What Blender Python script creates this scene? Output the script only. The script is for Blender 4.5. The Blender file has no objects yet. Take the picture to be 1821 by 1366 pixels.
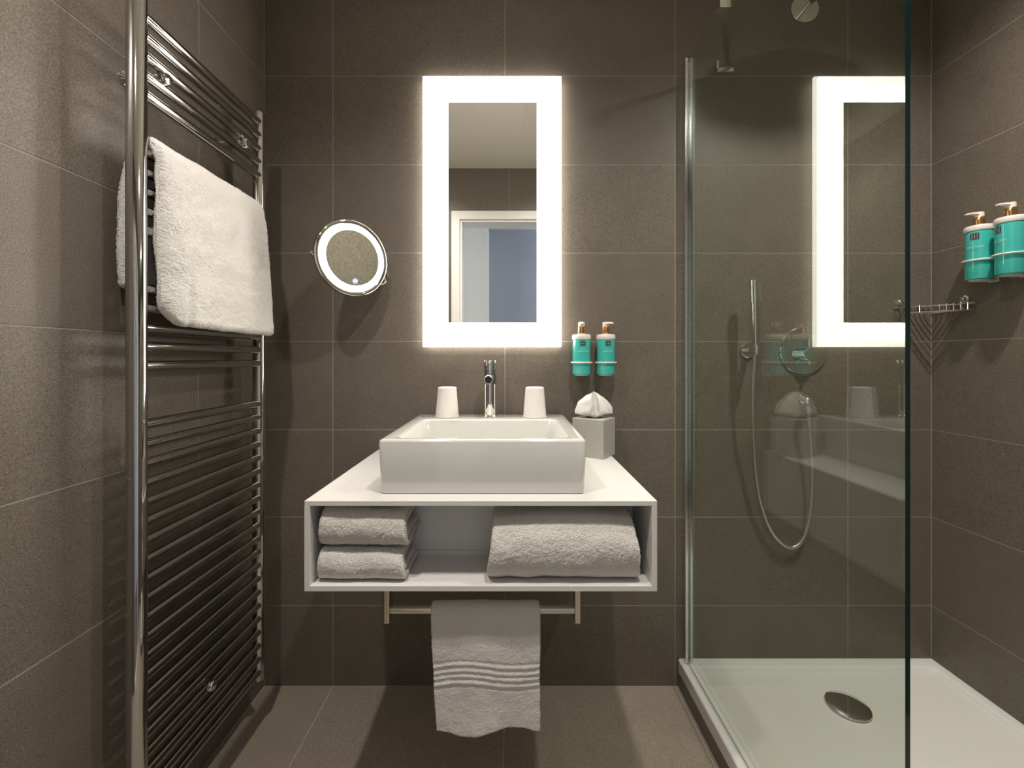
import bpy, bmesh, math, random
from mathutils import Vector, Matrix, noise

random.seed(7)
SC = bpy.context.scene
COL = SC.collection
PI = math.pi

# ---------------------------------------------------------------- camera
F, CX, CY = 763.5, 910.5, 635.0          # focal length and principal point, pixels of the 1821 x 1366 frame
CAM_Z = 1.15
cam_d = bpy.data.cameras.new('camera')
cam_d.sensor_width = 36.0
cam_d.lens = 36.0 * F / 1821.0
cam_d.shift_y = -(683.0 - CY) / 1821.0
cam_d.clip_start = 0.01
cam = bpy.data.objects.new('camera', cam_d)
cam.location = (0, 0, CAM_Z)
cam.rotation_euler = (PI / 2, 0, 0)
COL.objects.link(cam)
SC.camera = cam

# ---------------------------------------------------------------- world (daylight of the bedroom beyond the door)
w = bpy.data.worlds.new('world'); SC.world = w
w.use_nodes = True
w.node_tree.nodes['Background'].inputs['Color'].default_value = (0.74, 0.86, 1.0, 1)
w.node_tree.nodes['Background'].inputs['Strength'].default_value = 2.6

# ---------------------------------------------------------------- lights and exposure
H = 2.47                                  # ceiling height
DOWNLIGHTS = [((-0.55, 0.42), 38, 140), ((0.25, 0.50), 41, 144), ((1.08, 0.80), 50, 150)]
LAMP_COL = (1.0, 0.94, 0.85)
FRAME_EMIT = 15.5
FRAME_COL = (1.0, 0.93, 0.82)
vs = SC.view_settings
vs.view_transform = 'Standard'; vs.look = 'None'; vs.gamma = 1.0; vs.use_curve_mapping = False
vs.exposure = 0.42
cy = SC.cycles
cy.use_denoising = True
cy.caustics_reflective = True
cy.caustics_refractive = False
cy.sample_clamp_indirect = 4.0
cy.blur_glossy = 0.5
cy.max_bounces = 8; cy.glossy_bounces = 6; cy.diffuse_bounces = 4; cy.transparent_max_bounces = 12
cy.adaptive_threshold = 0.03

# ================================================================= materials
def new_mat(name):
    m = bpy.data.materials.new(name); m.use_nodes = True
    nt = m.node_tree
    return m, nt, nt.nodes['Principled BSDF']

def pmat(name, col, rough=0.5, metal=0.0, spec=0.5, coat=0.0, bump=None, var=None, emit=None, sheen=0.0, sss=0.0, trans=0.0):
    """bump=(scale, strength, distance); var=(scale, colour2)"""
    m, nt, b = new_mat(name)
    b.inputs['Base Color'].default_value = (*col, 1)
    b.inputs['Roughness'].default_value = rough
    b.inputs['Metallic'].default_value = metal
    b.inputs['Specular IOR Level'].default_value = spec
    b.inputs['Coat Weight'].default_value = coat
    b.inputs['Coat Roughness'].default_value = 0.05
    b.inputs['Sheen Weight'].default_value = sheen
    b.inputs['Transmission Weight'].default_value = trans
    tc = nt.nodes.new('ShaderNodeTexCoord')
    if var:
        n = nt.nodes.new('ShaderNodeTexNoise'); n.inputs['Scale'].default_value = var[0]; n.inputs['Detail'].default_value = 4
        nt.links.new(tc.outputs['Object'], n.inputs['Vector'])
        mx = nt.nodes.new('ShaderNodeMixRGB')
        mx.inputs[1].default_value = (*col, 1); mx.inputs[2].default_value = (*var[1], 1)
        nt.links.new(n.outputs['Fac'], mx.inputs[0]); nt.links.new(mx.outputs[0], b.inputs['Base Color'])
    if bump:
        n = nt.nodes.new('ShaderNodeTexNoise'); n.inputs['Scale'].default_value = bump[0]; n.inputs['Detail'].default_value = 2
        nt.links.new(tc.outputs['Object'], n.inputs['Vector'])
        bp = nt.nodes.new('ShaderNodeBump'); bp.inputs['Strength'].default_value = bump[1]; bp.inputs['Distance'].default_value = bump[2]
        nt.links.new(n.outputs['Fac'], bp.inputs['Height']); nt.links.new(bp.outputs['Normal'], b.inputs['Normal'])
    if emit:
        b.inputs['Emission Color'].default_value = (*emit[0], 1); b.inputs['Emission Strength'].default_value = emit[1]
    return m

def tile_mat(name, c1, c2, rough):
    m, nt, b = new_mat(name)
    tc = nt.nodes.new('ShaderNodeTexCoord'); oi = nt.nodes.new('ShaderNodeObjectInfo')
    mul = nt.nodes.new('ShaderNodeMath'); mul.operation = 'MULTIPLY'; mul.inputs[1].default_value = 37.0
    nt.links.new(oi.outputs['Random'], mul.inputs[0])
    add = nt.nodes.new('ShaderNodeVectorMath'); add.operation = 'ADD'
    nt.links.new(tc.outputs['Object'], add.inputs[0]); nt.links.new(mul.outputs[0], add.inputs[1])
    def nz(scale, detail):
        n = nt.nodes.new('ShaderNodeTexNoise'); n.inputs['Scale'].default_value = scale; n.inputs['Detail'].default_value = detail
        n.inputs['Roughness'].default_value = 0.65
        nt.links.new(add.outputs[0], n.inputs['Vector']); return n
    fine = nz(420, 3); cloud = nz(9, 4)
    mixf = nt.nodes.new('ShaderNodeMath'); mixf.operation = 'MULTIPLY_ADD'
    nt.links.new(fine.outputs['Fac'], mixf.inputs[0]); mixf.inputs[1].default_value = 1.6
    sub = nt.nodes.new('ShaderNodeMath'); sub.operation = 'MULTIPLY_ADD'
    nt.links.new(cloud.outputs['Fac'], sub.inputs[0]); sub.inputs[1].default_value = 0.2; sub.inputs[2].default_value = -0.31
    nt.links.new(sub.outputs[0], mixf.inputs[2])
    ramp = nt.nodes.new('ShaderNodeValToRGB')
    ramp.color_ramp.elements[0].position = 0.30; ramp.color_ramp.elements[0].color = (*c1, 1)
    ramp.color_ramp.elements[1].position = 0.90; ramp.color_ramp.elements[1].color = (*c2, 1)
    nt.links.new(mixf.outputs[0], ramp.inputs[0]); nt.links.new(ramp.outputs[0], b.inputs['Base Color'])
    b.inputs['Roughness'].default_value = rough
    b.inputs['Specular IOR Level'].default_value = 0.4
    bp = nt.nodes.new('ShaderNodeBump'); bp.inputs['Strength'].default_value = 0.25; bp.inputs['Distance'].default_value = 0.001
    nt.links.new(fine.outputs['Fac'], bp.inputs['Height']); nt.links.new(bp.outputs['Normal'], b.inputs['Normal'])
    return m

def glass_mat(name, tint):
    """clear sheet glass: passes light straight through with a tint, reflects by Fresnel on both faces"""
    m = bpy.data.materials.new(name); m.use_nodes = True
    nt = m.node_tree; nt.nodes.clear()
    out = nt.nodes.new('ShaderNodeOutputMaterial'); mix = nt.nodes.new('ShaderNodeMixShader')
    tr = nt.nodes.new('ShaderNodeBsdfTransparent'); tr.inputs['Color'].default_value = (*tint, 1)
    gl = nt.nodes.new('ShaderNodeBsdfGlossy'); gl.inputs['Roughness'].default_value = 0.0
    gl.inputs['Color'].default_value = (0.95, 1.0, 0.97, 1)
    fr = nt.nodes.new('ShaderNodeFresnel'); ge = nt.nodes.new('ShaderNodeNewGeometry')
    ior = nt.nodes.new('ShaderNodeMapRange')
    ior.inputs['From Min'].default_value = 0; ior.inputs['From Max'].default_value = 1
    ior.inputs['To Min'].default_value = 1.52; ior.inputs['To Max'].default_value = 1 / 1.52
    nt.links.new(ge.outputs['Backfacing'], ior.inputs['Value']); nt.links.new(ior.outputs['Result'], fr.inputs['IOR'])
    nt.links.new(fr.outputs[0], mix.inputs[0]); nt.links.new(tr.outputs[0], mix.inputs[1]); nt.links.new(gl.outputs[0], mix.inputs[2])
    nt.links.new(mix.outputs[0], out.inputs['Surface'])
    return m

M = {}
M['tile'] = tile_mat('dark_porcelain', (0.082, 0.0694, 0.0555), (0.242, 0.205, 0.165), 0.42)
M['floor_tile'] = tile_mat('floor_porcelain', (0.225, 0.190, 0.153), (0.540, 0.457, 0.372), 0.45)
M['grout'] = pmat('grout', (0.36, 0.325, 0.285), 0.9)
M['floor_grout'] = pmat('floor_grout', (0.66, 0.60, 0.53), 0.9)
M['ceiling'] = pmat('ceiling_paint', (0.72, 0.68, 0.60), 0.9, bump=(220, 0.1, 0.001))
M['white_paint'] = pmat('door_paint', (0.78, 0.76, 0.72), 0.45)
M['hall_wall'] = pmat('hall_wall_paint', (0.36, 0.38, 0.43), 0.8)
M['hall_white'] = pmat('hall_white_paint', (0.78, 0.74, 0.66), 0.6)
M['hall_floor'] = pmat('hall_carpet', (0.12, 0.11, 0.11), 0.95, bump=(300, 0.4, 0.003))
M['chrome'] = pmat('chrome', (0.80, 0.79, 0.77), 0.035, metal=1.0)
M['rail_chrome'] = pmat('radiator_chrome', (0.52, 0.51, 0.495), 0.05, metal=1.0)
M['steel'] = pmat('brushed_steel', (0.62, 0.57, 0.49), 0.28, metal=1.0, bump=(900, 0.05, 0.0005))
M['alu'] = pmat('polished_aluminium', (0.75, 0.76, 0.77), 0.16, metal=1.0)
M['black'] = pmat('black_plastic', (0.012, 0.012, 0.012), 0.5)
M['corian'] = pmat('solid_surface', (0.745, 0.722, 0.70), 0.42, var=(60, (0.73, 0.71, 0.69)))
M['ceramic'] = pmat('glazed_ceramic', (0.645, 0.636, 0.605), 0.12, coat=0.6, bump=(14, 0.015, 0.002))
M['tray'] = pmat('tray_acrylic', (0.85, 0.83, 0.80), 0.22, coat=0.3)
M['cup'] = pmat('cup_ceramic', (0.84, 0.79, 0.76), 0.4)
M['terry'] = pmat('white_terry', (0.90, 0.865, 0.825), 0.95, sheen=0.35, spec=0.1, bump=(420, 1.0, 0.004), var=(300, (0.70, 0.66, 0.61)))
M['terry_hand'] = pmat('white_hand_terry', (0.82, 0.79, 0.76), 0.95, sheen=0.3, spec=0.1, bump=(520, 0.9, 0.003), var=(400, (0.70, 0.67, 0.64)))
M['mirror'] = pmat('silvered_glass', (0.93, 0.93, 0.92), 0.0, metal=1.0)
M['mirror_frame'] = pmat('backlit_frosted_glass', (0.9, 0.88, 0.85), 0.25, emit=(FRAME_COL, FRAME_EMIT))
def border_glow(m):
    nt = m.node_tree; b = nt.nodes['Principled BSDF']
    ge = nt.nodes.new('ShaderNodeNewGeometry'); sx = nt.nodes.new('ShaderNodeSeparateXYZ'); nt.links.new(ge.outputs['Position'], sx.inputs[0])
    def dist(sock, c, h):
        a = nt.nodes.new('ShaderNodeMath'); a.operation = 'SUBTRACT'; nt.links.new(sock, a.inputs[0]); a.inputs[1].default_value = c
        d = nt.nodes.new('ShaderNodeMath'); d.operation = 'ABSOLUTE'; nt.links.new(a.outputs[0], d.inputs[0])
        e = nt.nodes.new('ShaderNodeMath'); e.operation = 'SUBTRACT'; nt.links.new(d.outputs[0], e.inputs[0]); e.inputs[1].default_value = h
        return e.outputs[0]
    mx = nt.nodes.new('ShaderNodeMath'); mx.operation = 'MAXIMUM'
    nt.links.new(dist(sx.outputs['X'], -0.0665, 0.1523), mx.inputs[0]); nt.links.new(dist(sx.outputs['Z'], 1.6452, 0.3778), mx.inputs[1])
    mr = nt.nodes.new('ShaderNodeMapRange'); mr.interpolation_type = 'SMOOTHSTEP'
    mr.inputs['From Min'].default_value = 0.0; mr.inputs['From Max'].default_value = 0.080
    mr.inputs['To Min'].default_value = FRAME_EMIT; mr.inputs['To Max'].default_value = FRAME_EMIT * 0.40
    nt.links.new(mx.outputs[0], mr.inputs['Value']); nt.links.new(mr.outputs['Result'], b.inputs['Emission Strength'])
border_glow(M['mirror_frame'])
M['ring_light'] = pmat('ring_light', (0.9, 0.9, 0.9), 0.3, emit=((0.93, 0.94, 1.0), 2.2))
M['icon'] = pmat('touch_icon', (0.5, 0.6, 0.9), 0.3, emit=((0.45, 0.60, 1.0), 0.9))
M['teal'] = pmat('teal_bottle', (0.060, 0.52, 0.47), 0.16, coat=0.5, var=(12, (0.07, 0.56, 0.51)))
M['bottle_cap'] = pmat('white_plastic', (0.85, 0.77, 0.72), 0.35)
M['gold'] = pmat('gold_collar', (0.78, 0.46, 0.20), 0.22, metal=1.0)
M['logo'] = pmat('logo_dark', (0.035, 0.045, 0.045), 0.4)
M['logo_dot'] = pmat('logo_light', (0.72, 0.66, 0.60), 0.4)
M['print_light'] = pmat('print_light', (0.50, 0.80, 0.74), 0.4)
M['print_dark'] = pmat('print_dark', (0.03, 0.20, 0.19), 0.4)
M['holder'] = pmat('white_lacquer', (0.84, 0.80, 0.77), 0.3)
M['glass'] = glass_mat('shower_glass', (0.925, 0.952, 0.92))
M['glass_edge'] = pmat('glass_edge', (0.004, 0.035, 0.040), 0.08, coat=0.5)
M['tissue'] = pmat('tissue_paper', (0.86, 0.84, 0.80), 0.9, sss=0.1)
M['tissue_box'] = pmat('silver_card', (0.56, 0.54, 0.49), 0.55, var=(260, (0.36, 0.35, 0.32)), bump=(260, 0.5, 0.002))
M['lens'] = pmat('lamp_lens', (1, 1, 1), 0.3, emit=(LAMP_COL, 40.0))
M['hose'] = pmat('silver_hose', (0.58, 0.56, 0.53), 0.28, metal=0.85)
M['spray'] = pmat('spray_face', (0.5, 0.5, 0.5), 0.4)

# ================================================================= geometry helpers
def B(px, py, y):
    """the point seen at pixel (px, py) at depth y"""
    return Vector(((px - CX) * y / F, y, CAM_Z - (py - CY) * y / F))

def obj_from_bm(name, bm, mat, smooth=False, angle=35):
    me = bpy.data.meshes.new(name)
    bmesh.ops.recalc_face_normals(bm, faces=bm.faces)
    bm.to_mesh(me); bm.free()
    for m in (mat if isinstance(mat, (list, tuple)) else [mat]):
        me.materials.append(m)
    if smooth:
        for p in me.polygons: p.use_smooth = True
        try: me.set_sharp_from_angle(angle=math.radians(angle))
        except Exception: pass
    o = bpy.data.objects.new(name, me); COL.objects.link(o)
    return o

XF = {}
def thing(name, label, cat, loc=(0, 0, 0), rotz=0.0, group=None):
    o = bpy.data.objects.new(name, None); COL.objects.link(o)
    o.empty_display_size = 0.05
    o.location = loc; o.rotation_euler = (0, 0, rotz)
    o['label'] = label; o['category'] = cat
    if group: o['group'] = group
    XF[o.name] = (Matrix.Translation(Vector(loc)) @ Matrix.Rotation(rotz, 4, 'Z')).inverted()
    return o

def tag(o, label, cat, group=None):
    o['label'] = label; o['category'] = cat
    if group: o['group'] = group
    return o

def part(name, bm, mat, parent, smooth=False, local=False, label=None, angle=35):
    o = obj_from_bm(name, bm, mat, smooth, angle)
    o.parent = parent
    if not local and parent.name in XF:
        o.matrix_parent_inverse = XF[parent.name]
    if label: o['label'] = label
    return o

def struct(name, bm, mat, parent=None):
    o = obj_from_bm(name, bm, mat)
    o['kind'] = 'structure'
    if parent: o.parent = parent
    return o

def box(bm, x0, x1, y0, y1, z0, z1, bev=0.0, seg=2):
    r = bmesh.ops.create_cube(bm, size=1.0)
    bmesh.ops.scale(bm, verts=r['verts'], vec=(x1 - x0, y1 - y0, z1 - z0))
    bmesh.ops.translate(bm, verts=r['verts'], vec=((x0 + x1) / 2, (y0 + y1) / 2, (z0 + z1) / 2))
    if bev > 0:
        es = list({e for v in r['verts'] for e in v.link_edges})
        bmesh.ops.bevel(bm, geom=es, offset=bev, segments=seg, profile=0.5, affect='EDGES')
    return bm

def boxbm(*a, **k):
    return box(bmesh.new(), *a, **k)

def loft(bm, loops, cap0=True, cap1=True, closed=False):
    rows = [[bm.verts.new(p) for p in L] for L in loops]
    n = len(rows[0])
    rng = range(len(rows) if closed else len(rows) - 1)
    for i in rng:
        a, b = rows[i], rows[(i + 1) % len(rows)]
        for j in range(n):
            k = (j + 1) % n
            bm.faces.new((a[j], a[k], b[k], b[j]))
    if cap0 and not closed: bm.faces.new(rows[0][::-1])
    if cap1 and not closed: bm.faces.new(rows[-1])
    return bm

def rrect(x0, x1, y0, y1, r, z, n=6):
    pts = []
    for (cx, cy_, a0) in ((x1 - r, y1 - r, 0), (x0 + r, y1 - r, PI / 2), (x0 + r, y0 + r, PI), (x1 - r, y0 + r, 1.5 * PI)):
        for i in range(n + 1):
            a = a0 + PI / 2 * i / n
            pts.append((cx + r * math.cos(a), cy_ + r * math.sin(a), z))
    return pts

def frame_for(d):
    d = Vector(d).normalized()
    up = Vector((0, 0, 1)) if abs(d.z) < 0.9 else Vector((1, 0, 0))
    u = d.cross(up).normalized(); v = d.cross(u).normalized()
    return u, v, d

def circ(c, u, v, r, n):
    return [tuple(Vector(c) + u * (r * math.cos(2 * PI * i / n)) + v * (r * math.sin(2 * PI * i / n))) for i in range(n)]

def lathe(bm, origin, axis, prof, n=32, cap0=True, cap1=True, closed=False):
    """prof: list of (radius, distance along axis)"""
    u, v, d = frame_for(axis); o = Vector(origin)
    return loft(bm, [circ(o + d * h, u, v, max(r, 1e-5), n) for r, h in prof], cap0, cap1, closed)

def rod(bm, a, b, r, n=16, r2=None):
    a, b = Vector(a), Vector(b)
    return lathe(bm, a, b - a, [(r, 0), (r if r2 is None else r2, (b - a).length)], n)

def tube(bm, pts, r, n=10):
    pts = [Vector(p) for p in pts]
    t0 = (pts[1] - pts[0]).normalized()
    u, v, _ = frame_for(t0)
    loops = []
    for i, p in enumerate(pts):
        t = ((pts[min(i + 1, len(pts) - 1)] - pts[max(i - 1, 0)])).normalized()
        q = t0.rotation_difference(t); u = q @ u; v = q @ v; t0 = t
        rr = r[i] if isinstance(r, (list, tuple)) else r
        loops.append(circ(p, u, v, rr, n))
    return loft(bm, loops)

def smooth_path(ctrl, n=60):
    """Catmull-Rom through the control points"""
    P = [Vector(p) for p in ctrl]
    P = [P[0] * 2 - P[1]] + P + [P[-1] * 2 - P[-2]]
    out = []; segs = len(P) - 3; k = max(2, n // segs)
    for i in range(segs):
        a, b, c, d = P[i:i + 4]
        for j in range(k):
            t = j / k
            out.append(0.5 * ((2 * b) + (c - a) * t + (2 * a - 5 * b + 4 * c - d) * t * t + (3 * b - a - 3 * c + d) * t ** 3))
    out.append(P[-2]); return out

def resample(pts, ds):
    pts = [Vector((p[0], p[1], 0)) for p in pts]
    L = [0]
    for a, b in zip(pts, pts[1:]): L.append(L[-1] + (b - a).length)
    n = max(3, int(L[-1] / ds)); out = []; j = 0
    for i in range(n + 1):
        s = L[-1] * i / n
        while j < len(L) - 2 and L[j + 1] < s: j += 1
        t = (s - L[j]) / max(1e-9, L[j + 1] - L[j])
        out.append(pts[j].lerp(pts[j + 1], min(1, max(0, t))))
    return out

def ribbon(bm, path, s0, s1, thick, mapf, ds=0.004, pile=0.0012, lump=0.003, deform=None, seed=0.0, edge=0.012):
    """a thick cloth: 2D path (a, b) extruded from s0 to s1; mapf(a, b, s) gives the 3D point"""
    p = resample(path, ds); n = len(p)
    nor = []
    for i in range(n):
        t = (p[min(i + 1, n - 1)] - p[max(i - 1, 0)]).normalized()
        nor.append(Vector((-t.y, t.x, 0)))
    ms = max(6, int((s1 - s0) / ds)); loops = []
    for k in range(ms + 1):
        f = k / ms; s = s0 + (s1 - s0) * f
        e = min(s - s0, s1 - s) / edge
        tk = thick * (0.35 + 0.65 * math.sqrt(max(0, 1 - (1 - min(1, e)) ** 2))) / 2
        ring = []
        t0 = (p[1] - p[0]).normalized(); t1 = (p[-1] - p[-2]).normalized()
        for i in range(n): ring.append(p[i] + nor[i] * tk)
        for a in (0.25, 0.5, 0.75): ring.append(p[-1] + (nor[-1] * math.cos(a * PI) + t1 * math.sin(a * PI)) * tk)
        for i in reversed(range(n)): ring.append(p[i] - nor[i] * tk)
        for a in (0.25, 0.5, 0.75): ring.append(p[0] + (-nor[0] * math.cos(a * PI) - t0 * math.sin(a * PI)) * tk)
        loops.append([Vector(mapf(q.x, q.y, s)) for q in ring])
    if deform: loops = [[deform(v) for v in L] for L in loops]
    start = len(bm.verts)
    loft(bm, loops)
    bm.verts.ensure_lookup_table()
    vs_ = bm.verts[start:]
    bmesh.ops.recalc_face_normals(bm, faces=bm.faces); bm.normal_update()
    off = Vector((seed * 3.1, seed * 1.7, seed))
    for v in vs_:
        c = v.co + off
        v.co += v.normal * (pile * (0.6 * noise.noise(c * 240) + random.uniform(-0.75, 0.75)) + lump * noise.noise(c * 17) + 0.4 * lump * noise.noise(c * 48))
    return bm

# ================================================================= the room
XL, XR, YB, YR = -0.866, 1.465, 1.5, -0.06
G = 0.0022                                  # grout width
ROWS = [0.0, 0.2816, 0.5911, 0.8966, 1.2050, 1.5135, 1.8219, 2.1320, 2.4405, H]
tile_cache = {}
def tile_mesh(wd, ht, mat):
    key = (round(wd, 4), round(ht, 4), mat.name)
    if key not in tile_cache:
        bm = bmesh.new(); c = 0.0007; T = 0.003
        w2, h2 = wd / 2, ht / 2
        L0 = [(-w2, -h2, -T), (w2, -h2, -T), (w2, h2, -T), (-w2, h2, -T)]
        L1 = [(-w2, -h2, -c), (w2, -h2, -c), (w2, h2, -c), (-w2, h2, -c)]
        L2 = [(-w2 + c, -h2 + c, 0), (w2 - c, -h2 + c, 0), (w2 - c, h2 - c, 0), (-w2 + c, h2 - c, 0)]
        loft(bm, [L0, L1, L2])
        me = bpy.data.meshes.new('tile'); bmesh.ops.recalc_face_normals(bm, faces=bm.faces)
        bm.to_mesh(me); bm.free(); me.materials.append(mat)
        tile_cache[key] = me
    return tile_cache[key]

def lay_tiles(parent, us, vs_, place, mat, skip=None):
    """us, vs_: joint positions; place(u, v) gives the world matrix of a tile face centred there"""
    for a, b in zip(us, us[1:]):
        for c, d in zip(vs_, vs_[1:]):
            if skip and skip(a, b, c, d): continue
            if b - a < 0.012 or d - c < 0.012: continue
            me = tile_mesh(b - a - G, d - c - G, mat)
            o = bpy.data.objects.new('tile', me); COL.objects.link(o)
            o.parent = parent
            o.matrix_local = place((a + b) / 2, (c + d) / 2)

R = Matrix.Rotation
GP = 0.0007                                  # grout lies this far behind the tile faces
floor = struct('floor', boxbm(XL - .1, XR + .1, YR - .1, YB + .1, -0.1, -GP), M['floor_grout'])
wall_back = struct('wall_back', boxbm(XL - .1, XR + .1, YB + GP, YB + .1, -0.1, H + .1), M['grout'])
wall_left = struct('wall_left', boxbm(XL - .1, XL - GP, YR - .1, YB + GP, -0.1, H + .1), M['grout'])
wall_right = struct('wall_right', boxbm(XR + GP, XR + .1, YR - .1, YB + GP, -0.1, H + .1), M['grout'])
ceiling = struct('ceiling', boxbm(XL - .1, XR + .1, YR - .1, YB + .1, H, H + .1), M['ceiling'])
bx_cols = [XL, -0.6258, -0.0246, 0.5707, 1.1739, XR]
lay_tiles(wall_back, bx_cols, ROWS, lambda u, v: Matrix.Translation((u, YB, v)) @ R(PI / 2, 4, 'X'), M['tile'])
side_cols = [YR, 0.012, 0.588, 1.188, YB]
lay_tiles(wall_left, side_cols, ROWS, lambda u, v: Matrix.Translation((XL, u, v)) @ R(PI / 2, 4, 'Z') @ R(PI / 2, 4, 'X'), M['tile'])
lay_tiles(wall_right, side_cols, ROWS, lambda u, v: Matrix.Translation((XR, u, v)) @ R(-PI / 2, 4, 'Z') @ R(PI / 2, 4, 'X'), M['tile'])
lay_tiles(floor, [XL, -0.6258, -0.0246, 0.5707, XR], [YR, 0.33, 0.93, YB], lambda u, v: Matrix.Translation((u, v, 0)), M['floor_tile'])

# rear wall with the doorway the camera stands in
DX0, DX1, DZ = -0.365, 0.465, 2.11
bm = bmesh.new()
box(bm, XL, DX0, YR - .1, YR - GP, 0, H); box(bm, DX1, XR, YR - .1, YR - GP, 0, H); box(bm, DX0, DX1, YR - .1, YR - GP, DZ, H)
wall_rear = struct('wall_rear', bm, M['grout'])
rear_place = lambda u, v: Matrix.Translation((u, YR, v)) @ R(PI, 4, 'Z') @ R(PI / 2, 4, 'X')
REAR = ROWS[:7] + [2.1520]
lay_tiles(wall_rear, [XL, -0.62, DX0], REAR, rear_place, M['tile'])
lay_tiles(wall_rear, [DX1, 0.58, 1.18, XR], REAR, rear_place, M['tile'])
lay_tiles(wall_rear, [XL, -0.62, -0.02, 0.58, 1.18, XR], [2.1520, H], rear_place, M['tile'])
bm = bmesh.new(); cw = 0.058; yf = YR + 0.014
box(bm, DX0 - cw, DX0, YR, yf, 0.0, DZ + cw, 0.002); box(bm, DX1, DX1 + cw, YR, yf, 0.0, DZ + cw, 0.002); box(bm, DX0, DX1, YR, yf, DZ, DZ + cw, 0.002)
box(bm, DX0, DX0 + 0.016, YR - .14, YR, 0, DZ, 0.001); box(bm, DX1 - 0.016, DX1, YR - .14, YR, 0, DZ, 0.001); box(bm, DX0 + 0.016, DX1 - 0.016, YR - .14, YR, DZ - .016, DZ, 0.001)
struct('trim_1', bm, M['white_paint'])
# the hall beyond, open on its right to the daylit bedroom
struct('wall_hall', boxbm(-1.5, 2.6, -1.60, -1.5, 0, H), M['hall_wall'])
struct('wall_hall_left', boxbm(-1.6, -1.5, -1.6, YR - .1, 0, H), M['hall_white'])
struct('floor_hall', boxbm(-1.6, 2.6, -1.6, YR - .1, -0.1, 0.0), M['hall_floor'])
struct('ceiling_hall', boxbm(-1.6, 2.6, -1.6, YR - .1, H, H + .1), M['white_paint'])
bm = boxbm(-1.1, -0.235, -1.5, -1.12, 0.0, 2.44, 0.004)
o = tag(obj_from_bm('hall_wardrobe', bm, M['hall_white']), 'tall white wardrobe in the hall, seen in the lit mirror', 'wardrobe')

# shower plinth under the tray
struct('trim_2', boxbm(0.580, XR, 0.62, YB, 0.0, 0.0505), M['tile'])

# ================================================================= ceiling lamps and hatch
def downlight(x, y, power, beam, label):
    t = thing('ceiling_downlight', label, 'lamp', (x, y, H), group='ceiling downlights')
    part('ring', lathe(bmesh.new(), (x, y, H), (0, 0, -1), [(0.032, 0.0), (0.046, 0.0), (0.046, 0.003), (0.034, 0.005), (0.032, 0.003)], 32, False, False, True), M['chrome'], t, True)
    part('lens', lathe(bmesh.new(), (x, y, H), (0, 0, -1), [(0.031, 0.0), (0.031, 0.002)], 32), M['lens'], t)
    d = bpy.data.lights.new('downlight_beam', 'SPOT'); d.energy = power; d.color = LAMP_COL
    d.spot_size = math.radians(beam); d.spot_blend = 0.95; d.shadow_soft_size = 0.028
    lo = bpy.data.objects.new('downlight_beam', d); COL.objects.link(lo)
    lo.parent = t; lo.location = (0, 0, -0.012)
for ((x, y), p, bw), lb in zip(DOWNLIGHTS, ('round ceiling downlight nearest the towel radiator', 'round ceiling downlight in front of the backlit mirror', 'round ceiling downlight over the shower tray')):
    downlight(x, y, p, bw, lb)
t = thing('ceiling_hatch', 'flat ceiling access hatch reflected in the backlit mirror', 'hatch', (-0.2, 0.7, H))
part('panel', boxbm(-0.42, 0.066, 0.404, 0.98, H - 0.004, H - 0.0005, 0.001), M['ceiling'], t)
part('frame', (lambda b: (box(b, -0.425, 0.071, 0.399, 0.4035, H - 0.005, H), box(b, -0.425, 0.071, 0.9805, 0.985, H - 0.005, H), box(b, 0.0665, 0.071, 0.4035, 0.9805, H - 0.005, H), box(b, -0.425, -0.4205, 0.4035, 0.9805, H - 0.005, H), b)[-1])(bmesh.new()), M['white_paint'], t)

# ================================================================= wash cabinet
VX0, VX1, VY0, VY1, VZ0, VZ1, VT = -0.468, 0.327, 0.967, 1.5, 0.622, 0.826, 0.0122
NB = 1.121
t = thing('wash_cabinet', 'white wall-hung open wash cabinet with towels in its niche', 'cabinet', ((VX0 + VX1) / 2, (VY0 + VY1) / 2, VZ0))
part('top_panel', boxbm(VX0, VX1, VY0, VY1, VZ1 - VT, VZ1, 0.0012), M['corian'], t)
part('bottom_panel', boxbm(VX0 + VT, VX1 - VT, VY0, VY1, VZ0, VZ0 + VT, 0.0006), M['corian'], t)
for a in (VX0, VX1 - VT):
    part('side_panel', boxbm(a, a + VT, VY0, VY1, VZ0, VZ1 - VT, 0.0006), M['corian'], t)
part('back_panel', boxbm(VX0 + VT, VX1 - VT, NB, NB + 0.012, VZ0 + VT, VZ1 - VT), M['corian'], t)
part('ledge_strip', boxbm(VX0 + VT, VX1 - VT, NB - 0.006, NB, VZ0 + VT, VZ0 + VT + 0.012, 0.001), M['corian'], t)

# ================================================================= basin
BX0, BX1, BY0, BY1, BZ1 = -0.315, 0.1755, 1.010, 1.462, 0.955
bm = bmesh.new()
def R4(i, r, z, e=0.0): return rrect(BX0 + i, BX1 - i, BY0 + i, BY1 - i, r, z, 6)
ix0, ix1, iy0, iy1 = BX0 + 0.036, BX1 - 0.036, BY0 + 0.026, 1.345
def I4(i, r, z): return rrect(ix0 + i, ix1 - i, iy0 + i, iy1 - i, r, z, 6)
loft(bm, [R4(0.009, 0.008, VZ1), R4(0.0055, 0.008, VZ1 + 0.002), R4(0.004, 0.009, VZ1 + 0.006), R4(0, 0.009, BZ1 - 0.006), R4(0.0018, 0.008, BZ1 - 0.0018), R4(0.006, 0.006, BZ1),
          I4(-0.004, 0.022, BZ1), I4(0.0, 0.024, BZ1 - 0.0012), I4(0.004, 0.026, BZ1 - 0.006), I4(0.012, 0.034, BZ1 - 0.060), I4(0.022, 0.04, BZ1 - 0.088), I4(0.045, 0.045, BZ1 - 0.098), I4(0.12, 0.03, BZ1 - 0.101)])
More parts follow.
